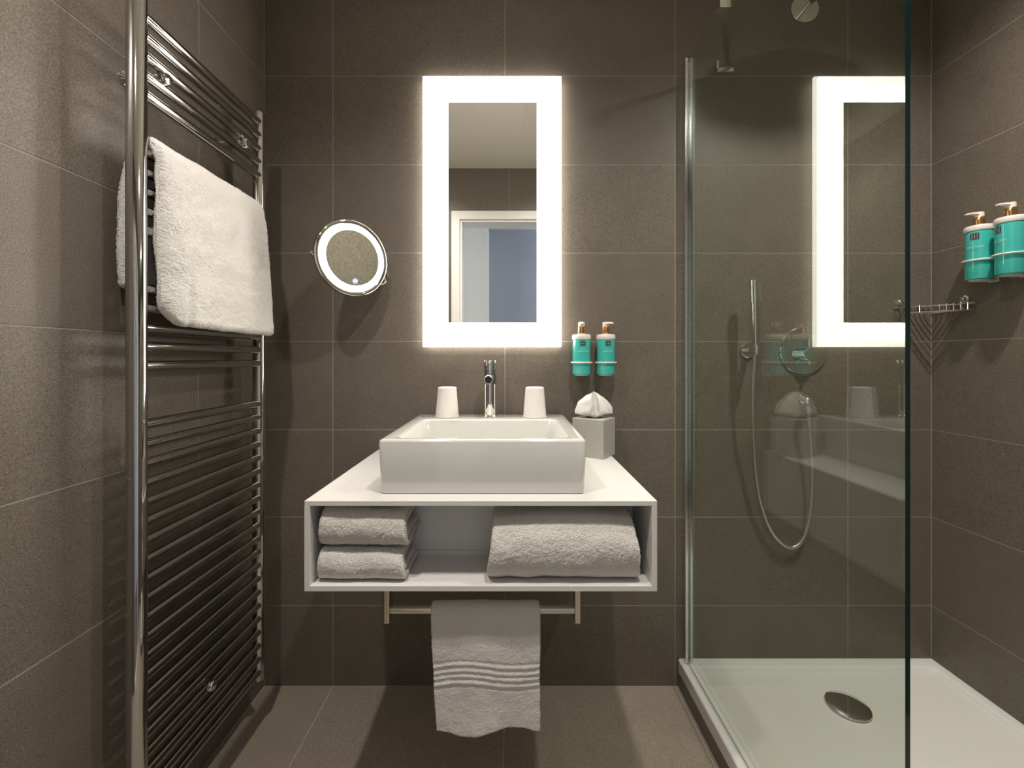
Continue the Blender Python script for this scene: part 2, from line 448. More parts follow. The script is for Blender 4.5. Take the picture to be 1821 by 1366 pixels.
t = thing('wash_basin', 'rectangular white ceramic basin standing on the wash cabinet', 'basin', ((BX0 + BX1) / 2, (BY0 + BY1) / 2, VZ1))
part('bowl', bm, M['ceramic'], t, True, angle=50)
part('drain_plug', lathe(bmesh.new(), ((ix0 + ix1) / 2, 1.19, BZ1 - 0.1012), (0, 0, 1), [(0.032, 0), (0.032, 0.004), (0.026, 0.008), (0.001, 0.009)], 28), M['chrome'], t, True)

# ================================================================= tap
tx, ty = -0.0715, 1.402
t = thing('basin_tap', 'chrome cylindrical single-hole tap on the basin ledge', 'tap', (tx, ty, BZ1))
part('base_ring', lathe(bmesh.new(), (tx, ty, BZ1), (0, 0, 1), [(0.0245, 0), (0.0245, 0.004), (0.021, 0.007), (0.0205, 0.0075)], 36), M['chrome'], t, True)
part('body', lathe(bmesh.new(), (tx, ty, BZ1 + 0.007), (0, 0, 1), [(0.0205, 0), (0.0205, 0.148)], 40), M['chrome'], t, True)
part('handle', lathe(bmesh.new(), (tx, ty, BZ1 + 0.1565), (0, 0, 1), [(0.0195, -0.002), (0.0195, 0), (0.0213, 0.0006), (0.0213, 0.0255), (0.0205, 0.027), (0.001, 0.027)], 40), M['chrome'], t, True)
sp = part('spout', lathe(bmesh.new(), (tx, ty - 0.015, 1.085), (0, -1, -0.04), [(0.0135, 0), (0.0135, 0.094), (0.0128, 0.096), (0.0108, 0.096), (0.0108, 0.090)], 32), M['chrome'], t, True)
part('aerator', lathe(bmesh.new(), (tx, ty - 0.107, 1.0813), (0, -1, -0.04), [(0.0106, 0), (0.0106, 0.002)], 28), M['black'], sp)
lv = part('lever', lathe(bmesh.new(), (tx, ty - 0.018, BZ1 + 0.172), (0, -1, 0.12), [(0.003, 0), (0.003, 0.035), (0.002, 0.037)], 16), M['chrome'], t, True)

# ================================================================= cups
def cup(x, y, label):
    t = thing('ceramic_cup', label, 'cup', (x, y, BZ1), group='upturned cups on the basin ledge')
    part('shell', lathe(bmesh.new(), (x, y, BZ1), (0, 0, 1), [(0.0355, 0.0005), (0.0375, 0.0005), (0.0378, 0.003), (0.0372, 0.0045), (0.0300, 0.093), (0.0288, 0.0965), (0.026, 0.0975), (0.001, 0.0975)], 40), M['cup'], t, True, angle=60)
    part('rim', lathe(bmesh.new(), (x, y, BZ1), (0, 0, 1), [(0.0374, 0.0002), (0.0386, 0.0012), (0.0386, 0.0034), (0.0374, 0.0046)], 40, closed=True), M['cup'], t, True)
cup(-0.2110, 1.398, 'upturned white cup on the basin ledge, left of the tap')
cup(0.0740, 1.398, 'upturned white cup on the basin ledge, right of the tap')

# ================================================================= tissue box
cor = Vector((0.288, 1.353, VZ1)); ua = Vector((0.585, 0.811, 0)); va = Vector((-0.811, 0.585, 0)); ha, hb, hh = 0.095, 0.110, 0.1235
ctr = cor + ua * ha / 2 + va * hb / 2
t = thing('tissue_box', 'silver speckled tissue box on the cabinet corner', 'tissue box', tuple(ctr), math.atan2(ua.y, ua.x))
bm = boxbm(-ha / 2, ha / 2, -hb / 2, hb / 2, 0, hh, 0.0015)
# (local x runs along ua, local y along va)
part('carton', bm, M['tissue_box'], t, local=True)
part('slot', lathe(bmesh.new(), (0, 0, hh), (0, 0, 1), [(0.026, 0), (0.026, 0.0005)], 28), M['black'], t, local=True)
bm = bmesh.new()
prof = [(0.0, 0.020, 0.012), (0.05, 0.034, 0.016), (0.12, 0.052, 0.022), (0.20, 0.0635, 0.026), (0.32, 0.063, 0.026), (0.45, 0.060, 0.025), (0.58, 0.055, 0.023), (0.70, 0.050, 0.021), (0.80, 0.044, 0.018), (0.89, 0.036, 0.014), (0.96, 0.025, 0.009), (1.0, 0.014, 0.004)]
star = [(-1.0, 0.10), (-0.72, -0.55), (-0.40, -1.0), (-0.24, -0.95), (-0.20, -0.20), (0.0, -0.12), (0.20, -0.25), (0.26, -0.95), (0.42, -1.0), (0.74, -0.50), (1.0, 0.05), (0.70, 0.45), (0.30, 0.30), (0.0, 0.85), (-0.35, 0.35), (-0.70, 0.55)]
loops = []
for h, wx, wy in prof:
    L = []
    for i, (sx_, sy_) in enumerate(star):
        nx, ny = star[(i + 1) % len(star)]
        for q in (0, 0.5):
            X, Y = sx_ + (nx - sx_) * q, sy_ + (ny - sy_) * q
            pinch = 1 - 0.25 * math.exp(-((h - 0.5) / 0.2) ** 2) * (1 if abs(X) < 0.45 else 0)
            x = wx * X * pinch; y = wy * Y
            x += 0.0035 * noise.noise(Vector((X * 2, Y * 2, h * 5))); y += 0.004 * noise.noise(Vector((Y * 2 + 7, X * 2, h * 5)))
            z = 0.085 * h - 0.012 * abs(X) ** 2 * h + 0.004 * noise.noise(Vector((X * 3, Y * 3 + 4, h * 2)))
            if h < 0.16: z += 0.010 * abs(X) ** 2 * (1 - h / 0.16)
            L.append((x, y, hh + max(0.0008, z)))
    loops.append(L)
loft(bm, loops)
rot = Matrix.Rotation(-math.atan2(ua.y, ua.x), 4, 'Z')
bmesh.ops.transform(bm, matrix=rot, verts=bm.verts)
part('tissue', bm, M['tissue'], t, True, local=True, angle=45, label='crumpled white tissue sticking out of the box')

# ================================================================= backlit mirror
MX0, MX1, MZ0, MZ1, MY = -0.3054, 0.1686, 1.1847, 2.1115, 1.47
jx0, jx1, jz0, jz1 = -0.2188, 0.0858, 1.2673, 2.0230
t = thing('backlit_mirror', 'tall wall mirror with a wide glowing frosted border', 'mirror', ((MX0 + MX1) / 2, 1.5, MZ0))
bm = bmesh.new()
ring = lambda x0, x1, z0, z1, y: [(x0, y, z0), (x1, y, z0), (x1, y, z1), (x0, y, z1)]
loft(bm, [ring(MX0, MX1, MZ0, MZ1, MY + 0.012), ring(MX0, MX1, MZ0, MZ1, MY + 0.0006), ring(MX0 + .0006, MX1 - .0006, MZ0 + .0006, MZ1 - .0006, MY), ring(jx0, jx1, jz0, jz1, MY), ring(jx0, jx1, jz0, jz1, MY + 0.012)], closed=True)
part('light_border', bm, M['mirror_frame'], t, label='glowing frosted border')
part('mirror_glass', boxbm(jx0 + .0004, jx1 - .0004, MY + 0.0004, MY + 0.012, jz0 + .0004, jz1 - .0004), M['mirror'], t)
part('back_box', boxbm(MX0 + .02, MX1 - .02, MY + 0.0122, 1.4998, MZ0 + .02, MZ1 - .02), M['white_paint'], t)

# ================================================================= round magnifying mirror
al = math.radians(47); c = Vector((-0.506, 1.37, 1.466)); Rm = 0.1215
nrm = Vector((math.sin(al), -math.cos(al), 0))
t = thing('shaving_mirror', 'round chrome magnifying mirror with a white ring light on the wall', 'mirror', (-0.50, 1.5, 1.44))
part('housing', lathe(bmesh.new(), c, -nrm, [(Rm * 0.886, 0.001), (Rm * 0.89, 0.0), (Rm * 0.975, -0.0012), (Rm * 0.995, 0.0004), (Rm, 0.003), (Rm, 0.012), (Rm * 0.96, 0.019), (Rm * 0.80, 0.025), (0.001, 0.028)], 72, False, True), M['chrome'], t, True, angle=60)
part('ring_light', lathe(bmesh.new(), c + nrm * 0.0015, -nrm, [(Rm * 0.725, 0.0012), (Rm * 0.884, 0.0012), (Rm * 0.884, 0.005), (Rm * 0.725, 0.005)], 72, closed=True), M['ring_light'], t)
dish = [(0.001, 0.0029)] + [(Rm * 0.724 * k / 8, 0.0029 - 0.0015 * (k / 8) ** 2) for k in range(1, 9)] + [(Rm * 0.724, 0.006)]
mg = part('mirror_glass', lathe(bmesh.new(), c + nrm * 0.0015, -nrm, dish, 72, True, True), M['mirror'], t, True, angle=80)
um = Vector((math.cos(al), math.sin(al), 0)); ic = c + Vector((0, 0, -0.6 * Rm)) + um * 0.006 + nrm * 0.0002
bm = bmesh.new(); lathe(bm, ic, nrm, [(0.0062, 0), (0.0078, 0), (0.0078, 0.001), (0.0062, 0.001)], 28, closed=True); lathe(bm, ic, nrm, [(0.0022, 0), (0.0036, 0), (0.0036, 0.001), (0.0022, 0.001)], 20, closed=True)
part('touch_icon', bm, M['icon'], t)
part('wall_plate', lathe(bmesh.new(), (-0.462, 1.5, 1.432), (0, -1, 0), [(0.034, 0), (0.034, 0.010), (0.031, 0.013), (0.001, 0.013)], 36), M['chrome'], t, True)
bm = bmesh.new()
mid = c - nrm * 0.028
tube(bm, smooth_path([(-0.462, 1.49, 1.432), (-0.464, 1.455, 1.433), (-0.475, 1.43, 1.45), tuple(mid - nrm * 0.012), tuple(mid + nrm * 0.004)], 24), 0.006, 12)
part('swivel_arm', bm, M['chrome'], t, True)
bm = bmesh.new()
yk = []
for k in range(25):
    a = PI + PI * k / 24
    yk.append(c - nrm * (0.008 + 0.030 * math.sin(PI * k / 24)) + um * ((Rm + 0.006) * math.cos(a) * (1 if True else 0)) + Vector((0, 0, -0.025 * math.sin(PI * k / 24))))
tube(bm, yk, 0.0035, 10)
part('yoke', bm, M['chrome'], t, True)

# ================================================================= pump bottles and their holders
font_cache = {}
def text_polys(s, size):
    cu = bpy.data.curves.new('txt', 'FONT'); cu.body = s; cu.size = size; cu.align_x = 'CENTER'; cu.resolution_u = 2
    o = bpy.data.objects.new('txt', cu); COL.objects.link(o)
    dg = bpy.context.evaluated_depsgraph_get(); me = o.evaluated_get(dg).to_mesh()
    vs_ = [v.co.copy() for v in me.vertices]; fs = [list(p.vertices) for p in me.polygons]
    bpy.data.objects.remove(o); bpy.data.curves.remove(cu)
    return vs_, fs

def wrap_text(s, size, r, zc):
    vs_, fs = text_polys(s, size); bm = bmesh.new()
    bv = []
    for v in vs_:
        a = v.x / r; bv.append(bm.verts.new((r * math.sin(a), -r * math.cos(a), zc + v.y)))
    for f in fs:
        try: bm.faces.new([bv[i] for i in f])
        except ValueError: pass
    return bm

def wrap_patch(bm, r, x0, x1, z0, z1, n=8, th=0.0003):
    def ringp(rr):
        pts = [(x0 + (x1 - x0) * i / n) / r for i in range(n + 1)]
        return [(rr * math.sin(a), -rr * math.cos(a), z0) for a in pts] + [(rr * math.sin(a), -rr * math.cos(a), z1) for a in reversed(pts)]
    a, b = ringp(r - th), ringp(r + th)
    va_ = [bm.verts.new(p) for p in a]; vb = [bm.verts.new(p) for p in b]; m = len(a)
    for i in range(n):                       # front strip as quads
        bm.faces.new((vb[i], vb[i + 1], vb[m - 2 - i], vb[m - 1 - i]))
    for i in range(m): bm.faces.new((va_[i], va_[(i + 1) % m], vb[(i + 1) % m], vb[i]))
    return bm

def bottle(loc, rotz, nozzle, label, r, hb_, words, group):
    """local frame: base at origin, printed side towards -y; nozzle = heading in the local frame"""
    t = thing('pump_bottle', label, 'bottle', loc, rotz, group)
    bd = part('body', lathe(bmesh.new(), (0, 0, 0), (0, 0, 1), [(r * .86, 0.0), (r * .95, 0.0012), (r, 0.005), (r, hb_), (r * 0.98, hb_ + .0005)], 48), M['teal'], t, True, local=True)
    c_ = part('shoulder', lathe(bmesh.new(), (0, 0, hb_), (0, 0, 1), [(r * 1.04, 0), (r * 1.065, 0.0012), (r * 1.065, 0.012), (r * 1.0, 0.0165), (r * 0.45, 0.0185)], 48), M['bottle_cap'], t, True, local=True)
    part('collar', lathe(bmesh.new(), (0, 0, hb_ + 0.0185), (0, 0, 1), [(0.0128, 0), (0.0132, 0.001), (0.0132, 0.025), (0.0126, 0.026)], 36), M['gold'], t, True, local=True)
    z = hb_ + 0.0445; bm = bmesh.new()
    lathe(bm, (0, 0, z), (0, 0, 1), [(0.0112, 0), (0.0112, 0.011), (0.0100, 0.0145), (0.001, 0.0150)], 28)
    dx, dy = math.cos(nozzle), math.sin(nozzle)
    L = []
    for d, wv, z0, z1 in ((0.0, 0.0085, 0.006, 0.0148), (0.012, 0.0078, 0.007, 0.0143), (0.026, 0.0058, 0.0085, 0.0128), (0.036, 0.0045, 0.0075, 0.0115), (0.0405, 0.0036, 0.0060, 0.0092)):
        L.append([(dx * d - dy * sw * wv, dy * d + dx * sw * wv, z + zz) for sw, zz in ((-1, z0), (1, z0), (0.85, z1), (-0.85, z1))])
    loft(bm, L)
    part('pump_head', bm, M['bottle_cap'], t, True, local=True, angle=40)
    sq = 0.0188 * r / 0.03; zc = hb_ - 0.0142 * hb_ / .119
    lg = part('logo', wrap_patch(bmesh.new(), r, -sq / 2 - sq * .0, sq / 2, zc - sq / 2, zc + sq / 2), M['logo'], bd, local=True)
    bm = bmesh.new(); q = sq * 0.055
    for i in (-1, 0, 1):
        for j in (-1, 0, 1):
            qq = q * (0.9 if i or j else 1.25)
            wrap_patch(bm, r + 0.0002, i * sq * .29 - qq, i * sq * .29 + qq, zc + j * sq * .29 - qq, zc + j * sq * .29 + qq, 2)
    part('logo_mark', bm, M['logo_dot'], bd, local=True)
    k = hb_ / 0.119
    part('product_name', wrap_text(words, 0.0062 * k, r + .0003, hb_ - 0.042 * k), M['print_light'], bd, local=True)
    part('small_print', wrap_text(words.lower(), 0.0044 * k, r + .0003, hb_ - 0.049 * k), M['print_dark'], bd, local=True)
    part('foot_print', wrap_text('300 ML', 0.003 * k, r + .0003, 0.016), M['print_dark'], bd, local=True)
    return t

def holder(centers, wall_n, label, r, zr, zb, loc, wall_pos):
    """rings carrying the bottles; wall_n = direction out of the wall"""
    t = thing('bottle_holder', label, 'holder', loc)
    n = Vector(wall_n)
    for (x, y) in centers:
        part('ring', lathe(bmesh.new(), (x, y, zr), (0, 0, 1), [(r + .0045 + .0027 * math.cos(a), .0027 * math.sin(a)) for a in [2 * PI * i / 10 for i in range(10)]], 48, closed=True), M['holder'], t, True)
        part('base_dish', lathe(bmesh.new(), (x, y, zb - 0.0035), (0, 0, 1), [(r * .62, 0), (r * .72, 0.001), (r * .72, 0.0033)], 36), M['holder'], t, True)
        foot = Vector((x, y, zb - 0.002)); wp = foot - n * ((foot - Vector(wall_pos)).dot(n))
        bm = bmesh.new(); side = Vector((-n.y, n.x, 0)) * 0.009
        loft(bm, [[tuple(p + side), tuple(p - side), tuple(p - side + Vector((0, 0, -.003))), tuple(p + side + Vector((0, 0, -.003)))] for p in (foot, wp)])
        part('foot_arm', bm, M['holder'], t)
        bm = bmesh.new(); p1 = Vector((x, y, zr)) - n * (r + .0045); p2 = p1 - n * ((p1 - Vector(wall_pos)).dot(n))
        rod(bm, p1 + n * 0.001, p2, 0.0035, 12)
        part('ring_arm', bm, M['holder'], t, True)
    for (x, y) in centers:
        c_ = Vector((x, y, 0)); wp = c_ - n * ((c_ - Vector(wall_pos)).dot(n))
        d = Vector((abs(n.y), abs(n.x), 0)) * 0.014
        a = wp - d; b = wp + d + n * 0.003
        part('wall_plate', boxbm(min(a.x, b.x), max(a.x, b.x), min(a.y, b.y), max(a.y, b.y), zb - 0.006, zr + 0.01, 0.001), M['holder'], t)

Z1 = 1.0905; yb1 = 1.452; r1 = 0.0297
bottle((0.2350, yb1, Z1), 0.0, -PI / 2, 'left of the two teal pump bottles beside the backlit mirror', r1, 0.1185, 'HAND LOTION', 'teal bottles beside the backlit mirror')
bottle((0.3172, yb1, Z1), 0.05, -1.25, 'right of the two teal pump bottles beside the backlit mirror', r1, 0.1185, 'HAND WASH', 'teal bottles beside the backlit mirror')
holder([(0.2350, yb1), (0.3172, yb1)], (0, -1, 0), 'white double ring holder for the bottles beside the backlit mirror', r1, 1.1315, Z1, (0.276, 1.5, 1.1), (0.276, 1.5, 1.1))
Z2 = 1.384; xb2 = 1.419; r2 = 0.0315
bottle((xb2, 1.304, Z2), -PI / 2 + math.radians(25), -PI / 2 - math.radians(25) , 'teal pump bottle on the shower wall nearer the soap basket', r2, 0.146, 'HAIR CARE', 'teal bottles on the shower wall')
bottle((xb2, 1.2216, Z2), -PI / 2 - math.radians(12), -PI / 2 + math.radians(12), 'teal pump bottle at the right edge of the shower wall', r2, 0.146, 'BODY CARE', 'teal bottles on the shower wall')
holder([(xb2, 1.304), (xb2, 1.2216)], (-1, 0, 0), 'white double ring holder for the bottles on the shower wall', r2, 1.4415, Z2, (1.465, 1.263, 1.4), (1.465, 1.263, 1.4))

# ================================================================= towel radiator
PX, PN, PF = -0.785, 0.898, 1.332
t = thing('towel_radiator', 'tall chrome ladder towel radiator on the left wall', 'radiator', (PX, (PN + PF) / 2, 0.153))
for y in (PN, PF):
    bm = lathe(bmesh.new(), (PX, y, 0.153), (0, 0, 1), [(0.0165, 0), (0.0182, 0.0015), (0.0182, 1.750), (0.016, 1.7535), (0.001, 1.754)], 40)
    part('post', bm, M['rail_chrome'], t, True)
bar_me = None
ks = list(range(0, 5)) + list(range(7, 12)) + list(range(14, 19)) + list(range(21, 42))
for k in ks:
    z = 1.874 - 0.0413 * k
    if bar_me is None:
        bm = bmesh.new(); rod(bm, (PX + 0.003, PN, 0), (PX + 0.003, PF, 0), 0.0112, 24)
        o = part('bar', bm, M['rail_chrome'], t, True); bar_me = o.data
    else:
        o = bpy.data.objects.new('bar', bar_me); COL.objects.link(o); o.parent = t; o.matrix_parent_inverse = XF[t.name]
    o.location = (0, 0, z)
for (y, z) in ((0.958, 1.7698), (1.2475, 1.7698), (1.103, 0.306)):
    bm = bmesh.new()
    lathe(bm, (XL, y, z), (1, 0, 0), [(0.016, 0.0), (0.016, 0.006), (0.009, 0.010), (0.009, 0.078), (0.013, 0.079), (0.013, 0.098), (0.0115, 0.101), (0.001, 0.1015)], 24)
    part('wall_bracket', bm, M['chrome'], t, True, angle=40)

# towel hung over the radiator
path = smooth_path([(-0.838, 1.309, 0), (-0.838, 1.42, 0), (-0.830, 1.53, 0), (-0.814, 1.592, 0), (-0.788, 1.613, 0), (-0.762, 1.594, 0), (-0.751, 1.53, 0), (-0.744, 1.42, 0), (-0.739, 1.31, 0), (-0.737, 1.230, 0)], 140)
def rail_deform(v):
    f = (v.y - 0.918) / 0.384
    v = v.copy()
    if v.x > -0.775:                        # front drape
        dz = max(0, (1.60 - v.z) / 0.39)
        v.x += 0.004 * math.sin(f * 5.5 + 0.6) * dz
        v.x -= 0.026 * max(0, 1 - f / 0.15) ** 1.6 * min(1, dz * 2.0)       # near edge rolls back to the bars
        cr = 0.115 + 0.06 * (1 - dz)
        v.x -= 0.016 * math.exp(-((f - cr) / 0.022) ** 2) * max(0, dz - 0.45)   # crease
        v.y += 0.012 * (1 - f) ** 3 * dz + 0.014 * f * dz
        v.z += -0.004 * f * dz
        if dz > 0.85: v.z += 0.30 * (dz - 0.85) * max(0, 1 - f / 0.10) ** 2
    return v
bm = ribbon(bmesh.new(), [(p.x, p.y) for p in path], 0.918, 1.302, 0.024, lambda a, b, s: (a, s, b), ds=0.0024, pile=0.0012, lump=0.0032, deform=rail_deform, seed=1.0, edge=0.014)
tag(obj_from_bm('bath_towel', bm, M['terry'], True, 180), 'white towel folded over the chrome towel radiator', 'towel')

# ================================================================= towel bar below the cabinet
yb = 1.030; zb_ = 1.15 - (1084.5 - CY) * yb / F
t = thing('towel_bar', 'brushed steel towel bar hung under the wash cabinet', 'towel bar', (-0.07, yb, VZ0))
xb0, xb1 = (689.5 - CX) * yb / F, (1026 - CX) * yb / F
part('bar', rod(bmesh.new(), (xb0, yb, zb_), (xb1, yb, zb_), 0.0088, 24), M['steel'], t, True)
for x in (xb0, xb1):
    part('bracket', boxbm(x - 0.0068, x + 0.0068, yb - 0.012, yb + 0.024, 0.5165, VZ0, 0.0025), M['steel'], t)
# hand towel on it
hx0, hx1 = (765 - CX) * 1.012 / F, (960.5 - CX) * 1.012 / F
zt = zb_ + 0.0165
path = smooth_path([(1.058, 0.315, 0), (1.056, 0.42, 0), (1.051, 0.51, 0), (1.046, zt - 0.010, 0), (yb, zt, 0), (1.014, zt - 0.010, 0), (1.009, 0.50, 0), (1.006, 0.40, 0), (1.004, 0.275, 0)], 90)
RID = (0.4265, 0.4117, 0.399, 0.385)
def hand_deform(v):
    v = v.copy(); f = (v.x - hx0) / (hx1 - hx0); d = max(0, (0.56 - v.z) / 0.285)
    wave = 0.006 * math.sin(f * 7.0 - 0.9)
    if v.y < yb - 0.004:
        g = sum(math.exp(-((v.z - z - wave) / 0.0034) ** 2) for z in RID)
        lo = 1.0 if RID[3] - .012 < v.z - wave < RID[0] + .010 else 0.0
        v.y -= 0.0032 * g - 0.0012 * lo
        v.y += 0.006 * math.sin(f * 8.0 + 1.0) * d
        bott = max(0, d - 0.75) / 0.25
        v.z += bott * (0.013 * (f - 0.35) + 0.006 * math.sin(f * 8.5 + 2.2))
    v.x += 0.016 * (1 - f) * d - 0.001 * d
    return v
bm = ribbon(bmesh.new(), [(p.x, p.y) for p in path], hx0, hx1, 0.0075, lambda a, b, s: (s, a, b), ds=0.0022, pile=0.0008, lump=0.0024, deform=hand_deform, seed=4.0, edge=0.006)
tag(obj_from_bm('hand_towel', bm, M['terry_hand'], True, 180), 'white hand towel with ribbed bands hanging below the cabinet', 'towel')

# ================================================================= folded towels in the niche
def folded(name, label, x0, x1, yf, yk_, z0, z1, t_, slope, seed, group=None, lean=0.0, bulge=0.0):
    """nested U folds, the rounded fold towards the room"""
    bm = bmesh.new(); a = z0; b = z1; fr = yf; k = 0
    while b - a > t_ * 1.2 and k < 4:
        r = (b - a - t_) / 2
        if r < t_ * 0.25: break
        rr = r
        pts = [(yk_ - 0.006 * k, a + t_ / 2)]
        cy0 = fr + t_ / 2 + rr * 0.72
        pts += [(cy0 + (yk_ - cy0) * .5, a + t_ / 2)]
        for i in range(0, 13):
            an = -PI / 2 - PI * i / 12
            pts.append((cy0 + rr * 0.72 * math.cos(an), (a + b) / 2 + r * math.sin(an)))
        pts += [(cy0 + (yk_ - cy0) * .5, b - t_ / 2 + slope * .5), (yk_ - 0.004 * k, b - t_ / 2 + slope)]
        p3 = smooth_path([(p[0], p[1], 0) for p in pts], 120)
        def dfm(v):
            v = v.copy(); f = (v.x - x0) / (x1 - x0)
            v.z += lean * (f - .5) * (1 if v.z > (z0 + .012) else 0.3)
            hgt = (v.z - z0) / (z1 - z0)
            v.z += bulge * math.sin(PI * min(1, max(0, f))) * max(0, hgt)
            v.x += (0.5 - f) * 0.03 * max(0, hgt) * (x1 - x0) / .35
            return v
        ribbon(bm, [(p.x, p.y) for p in p3], x0 + 0.002 * k, x1 - 0.002 * k, t_, lambda p, q, s: (s, p, q), ds=0.0024 if k == 0 else 0.005, pile=0.0012, lump=0.0028, deform=dfm, seed=seed + k * .37, edge=0.010)
        a += t_ * 1.02; b -= t_ * 1.02; fr += t_ * 1.0; k += 1
    o = obj_from_bm(name, bm, M['terry'], True, 180)
    return tag(o, label, 'towel', group)
NZ = VZ0 + VT
folded('folded_towel', 'folded white towel at the bottom of the left pile in the niche', -0.449, -0.243, 0.974, 1.106, NZ + 0.002, NZ + 0.074, 0.0155, 0.004, 2.0, 'folded towels in the cabinet niche', -0.004)
folded('folded_towel', 'folded white towel on top of the left pile in the niche', -0.444, -0.238, 0.971, 1.112, NZ + 0.081, NZ + 0.166, 0.0165, 0.006, 3.0, 'folded towels in the cabinet niche', -0.010)
folded('folded_towel', 'large folded white bath towel at the right of the niche', -0.059, 0.2965, 0.963, 1.112, NZ + 0.002, NZ + 0.142, 0.0185, 0.012, 5.0, 'folded towels in the cabinet niche', 0.0, 0.010)

# ================================================================= shower tray
TX0, TZ = 0.580, 0.0965
bm = bmesh.new()
def T4(l, b_, r_, f_, z, rad=0.004): return rrect(TX0 + l, XR - r_, 0.62 + f_, YB - b_, rad, z, 4)
loft(bm, [T4(0.002, 0, 0, 0.002, 0.0505), T4(0, 0, 0, 0, 0.053), T4(0, 0, 0, 0, TZ - .003), T4(0.003, 0, 0, 0.003, TZ, .005), T4(0.044, 0.034, 0.026, 0.044, TZ, .012), T4(0.047, 0.037, 0.029, 0.047, TZ - .0015, .014),
          T4(0.055, 0.045, 0.036, 0.055, TZ - .012, .02), T4(0.065, 0.055, 0.046, 0.065, TZ - .015, .03), T4(0.25, 0.17, 0.30, 0.4, TZ - .019, .04)])
t = thing('shower_tray', 'white shower tray behind the glass screen', 'shower tray', (1.02, 1.06, 0.0505))
part('basin_shell', bm, M['tray'], t, True, angle=30)
dc = Vector((1.027, 1.313, TZ - 0.0188))
dr = part('drain_cover', lathe(bmesh.new(), dc, (0, 0, 1), [(0.050, 0.0), (0.050, 0.004), (0.0565, 0.0042), (0.0585, 0.0055), (0.0585, 0.0075), (0.0572, 0.0088), (0.03, 0.0102), (0.001, 0.0106)], 56), M['chrome'], t, True, label='round chrome drain cover', angle=60)
bm = bmesh.new(); box(bm, -0.0006, 0.0006, -0.010, 0.010, 0, 0.0004)
bmesh.ops.transform(bm, matrix=Matrix.Translation(dc + Vector((-0.022, -0.020, 0.0100))) @ Matrix.Rotation(-0.55, 4, 'Z'), verts=bm.verts)
part('seam_mark', bm, M['black'], dr)

# ================================================================= glass screen
GX, GT, GY0, GZ0, GZ1 = 0.6065, 0.008, 0.658, 0.0985, 2.172
t = thing('shower_screen', 'frameless clear glass shower screen fixed to the back wall', 'shower screen', (GX, 1.08, GZ0))
bm = boxbm(GX - GT / 2, GX + GT / 2, GY0, YB - 0.004, GZ0, GZ1)
o = part('glass_pane', bm, [M['glass'], M['glass_edge']], t)
for p in o.data.polygons:
    p.material_index = 1 if p.normal.y < -0.9 else 0
bm = bmesh.new()
box(bm, GX - 0.0125, GX - GT / 2 - .0003, 1.470, 1.4995, GZ0, 2.175, 0.001); box(bm, GX + GT / 2 + .0003, GX + 0.0125, 1.470, 1.4995, GZ0, 2.175, 0.001)
box(bm, GX - 0.0125, GX + 0.0125, 1.496, 1.4998, GZ0, 2.175)
part('wall_profile', bm, M['alu'], t)
part('seal_strip', boxbm(GX - 0.006, GX - GT / 2 - .0002, GY0, 1.469, GZ0 - .001, GZ0 + 0.006), M['alu'], t)
# brace from the top of the glass to the back wall
p_cl = Vector((GX, 1.238, GZ1)); p_wall = Vector((0.752, 1.492, 2.152))
bm = bmesh.new()
d = (p_wall - p_cl).normalized(); sd = Vector((-d.y, d.x, 0)).normalized() * 0.0075; up = Vector((0, 0, 0.004))
loft(bm, [[tuple(p + sd + up), tuple(p - sd + up), tuple(p - sd - up), tuple(p + sd - up)] for p in (p_cl + d * 0.012, p_wall)])
part('brace_bar', bm, M['chrome'], t)
bm = bmesh.new(); box(bm, GX - 0.013, GX + 0.016, 1.222, 1.254, GZ1 - 0.024, GZ1 + 0.010, 0.0015)
part('clamp', bm, M['chrome'], t)
bm = bmesh.new(); box(bm, 0.706, 0.768, 1.486, 1.4995, 2.138, 2.152, 0.001); box(bm, 0.702, 0.709, 1.470, 1.4995, 2.138, 2.166, 0.001)
part('wall_foot', bm, M['chrome'], t)

# ================================================================= rain shower
ex, ez = 1.020, 2.362
t = thing('rain_shower', 'ceiling-height chrome rain shower arm on the back wall', 'shower', (ex, YB, ez))
part('escutcheon', lathe(bmesh.new(), (ex, YB, ez), (0, -1, 0), [(0.0485, 0), (0.0485, 0.006), (0.047, 0.0075), (0.001, 0.0078)], 48), M['chrome'], t, True)
bm = bmesh.new(); tube(bm, smooth_path([(ex, YB, ez), (ex, 1.40, ez), (ex, 1.22, ez), (ex, 1.16, ez - .004), (ex, 1.142, ez - 0.026), (ex, 1.140, ez - 0.055)], 40), 0.0105, 18)
part('arm', bm, M['chrome'], t, True)
part('head', lathe(bmesh.new(), (ex, 1.140, ez - 0.048), (0, 0, -1), [(0.018, 0), (0.02, 0.010), (0.138, 0.013), (0.140, 0.015), (0.140, 0.020), (0.136, 0.022), (0.001, 0.022)], 56), M['chrome'], t, True)

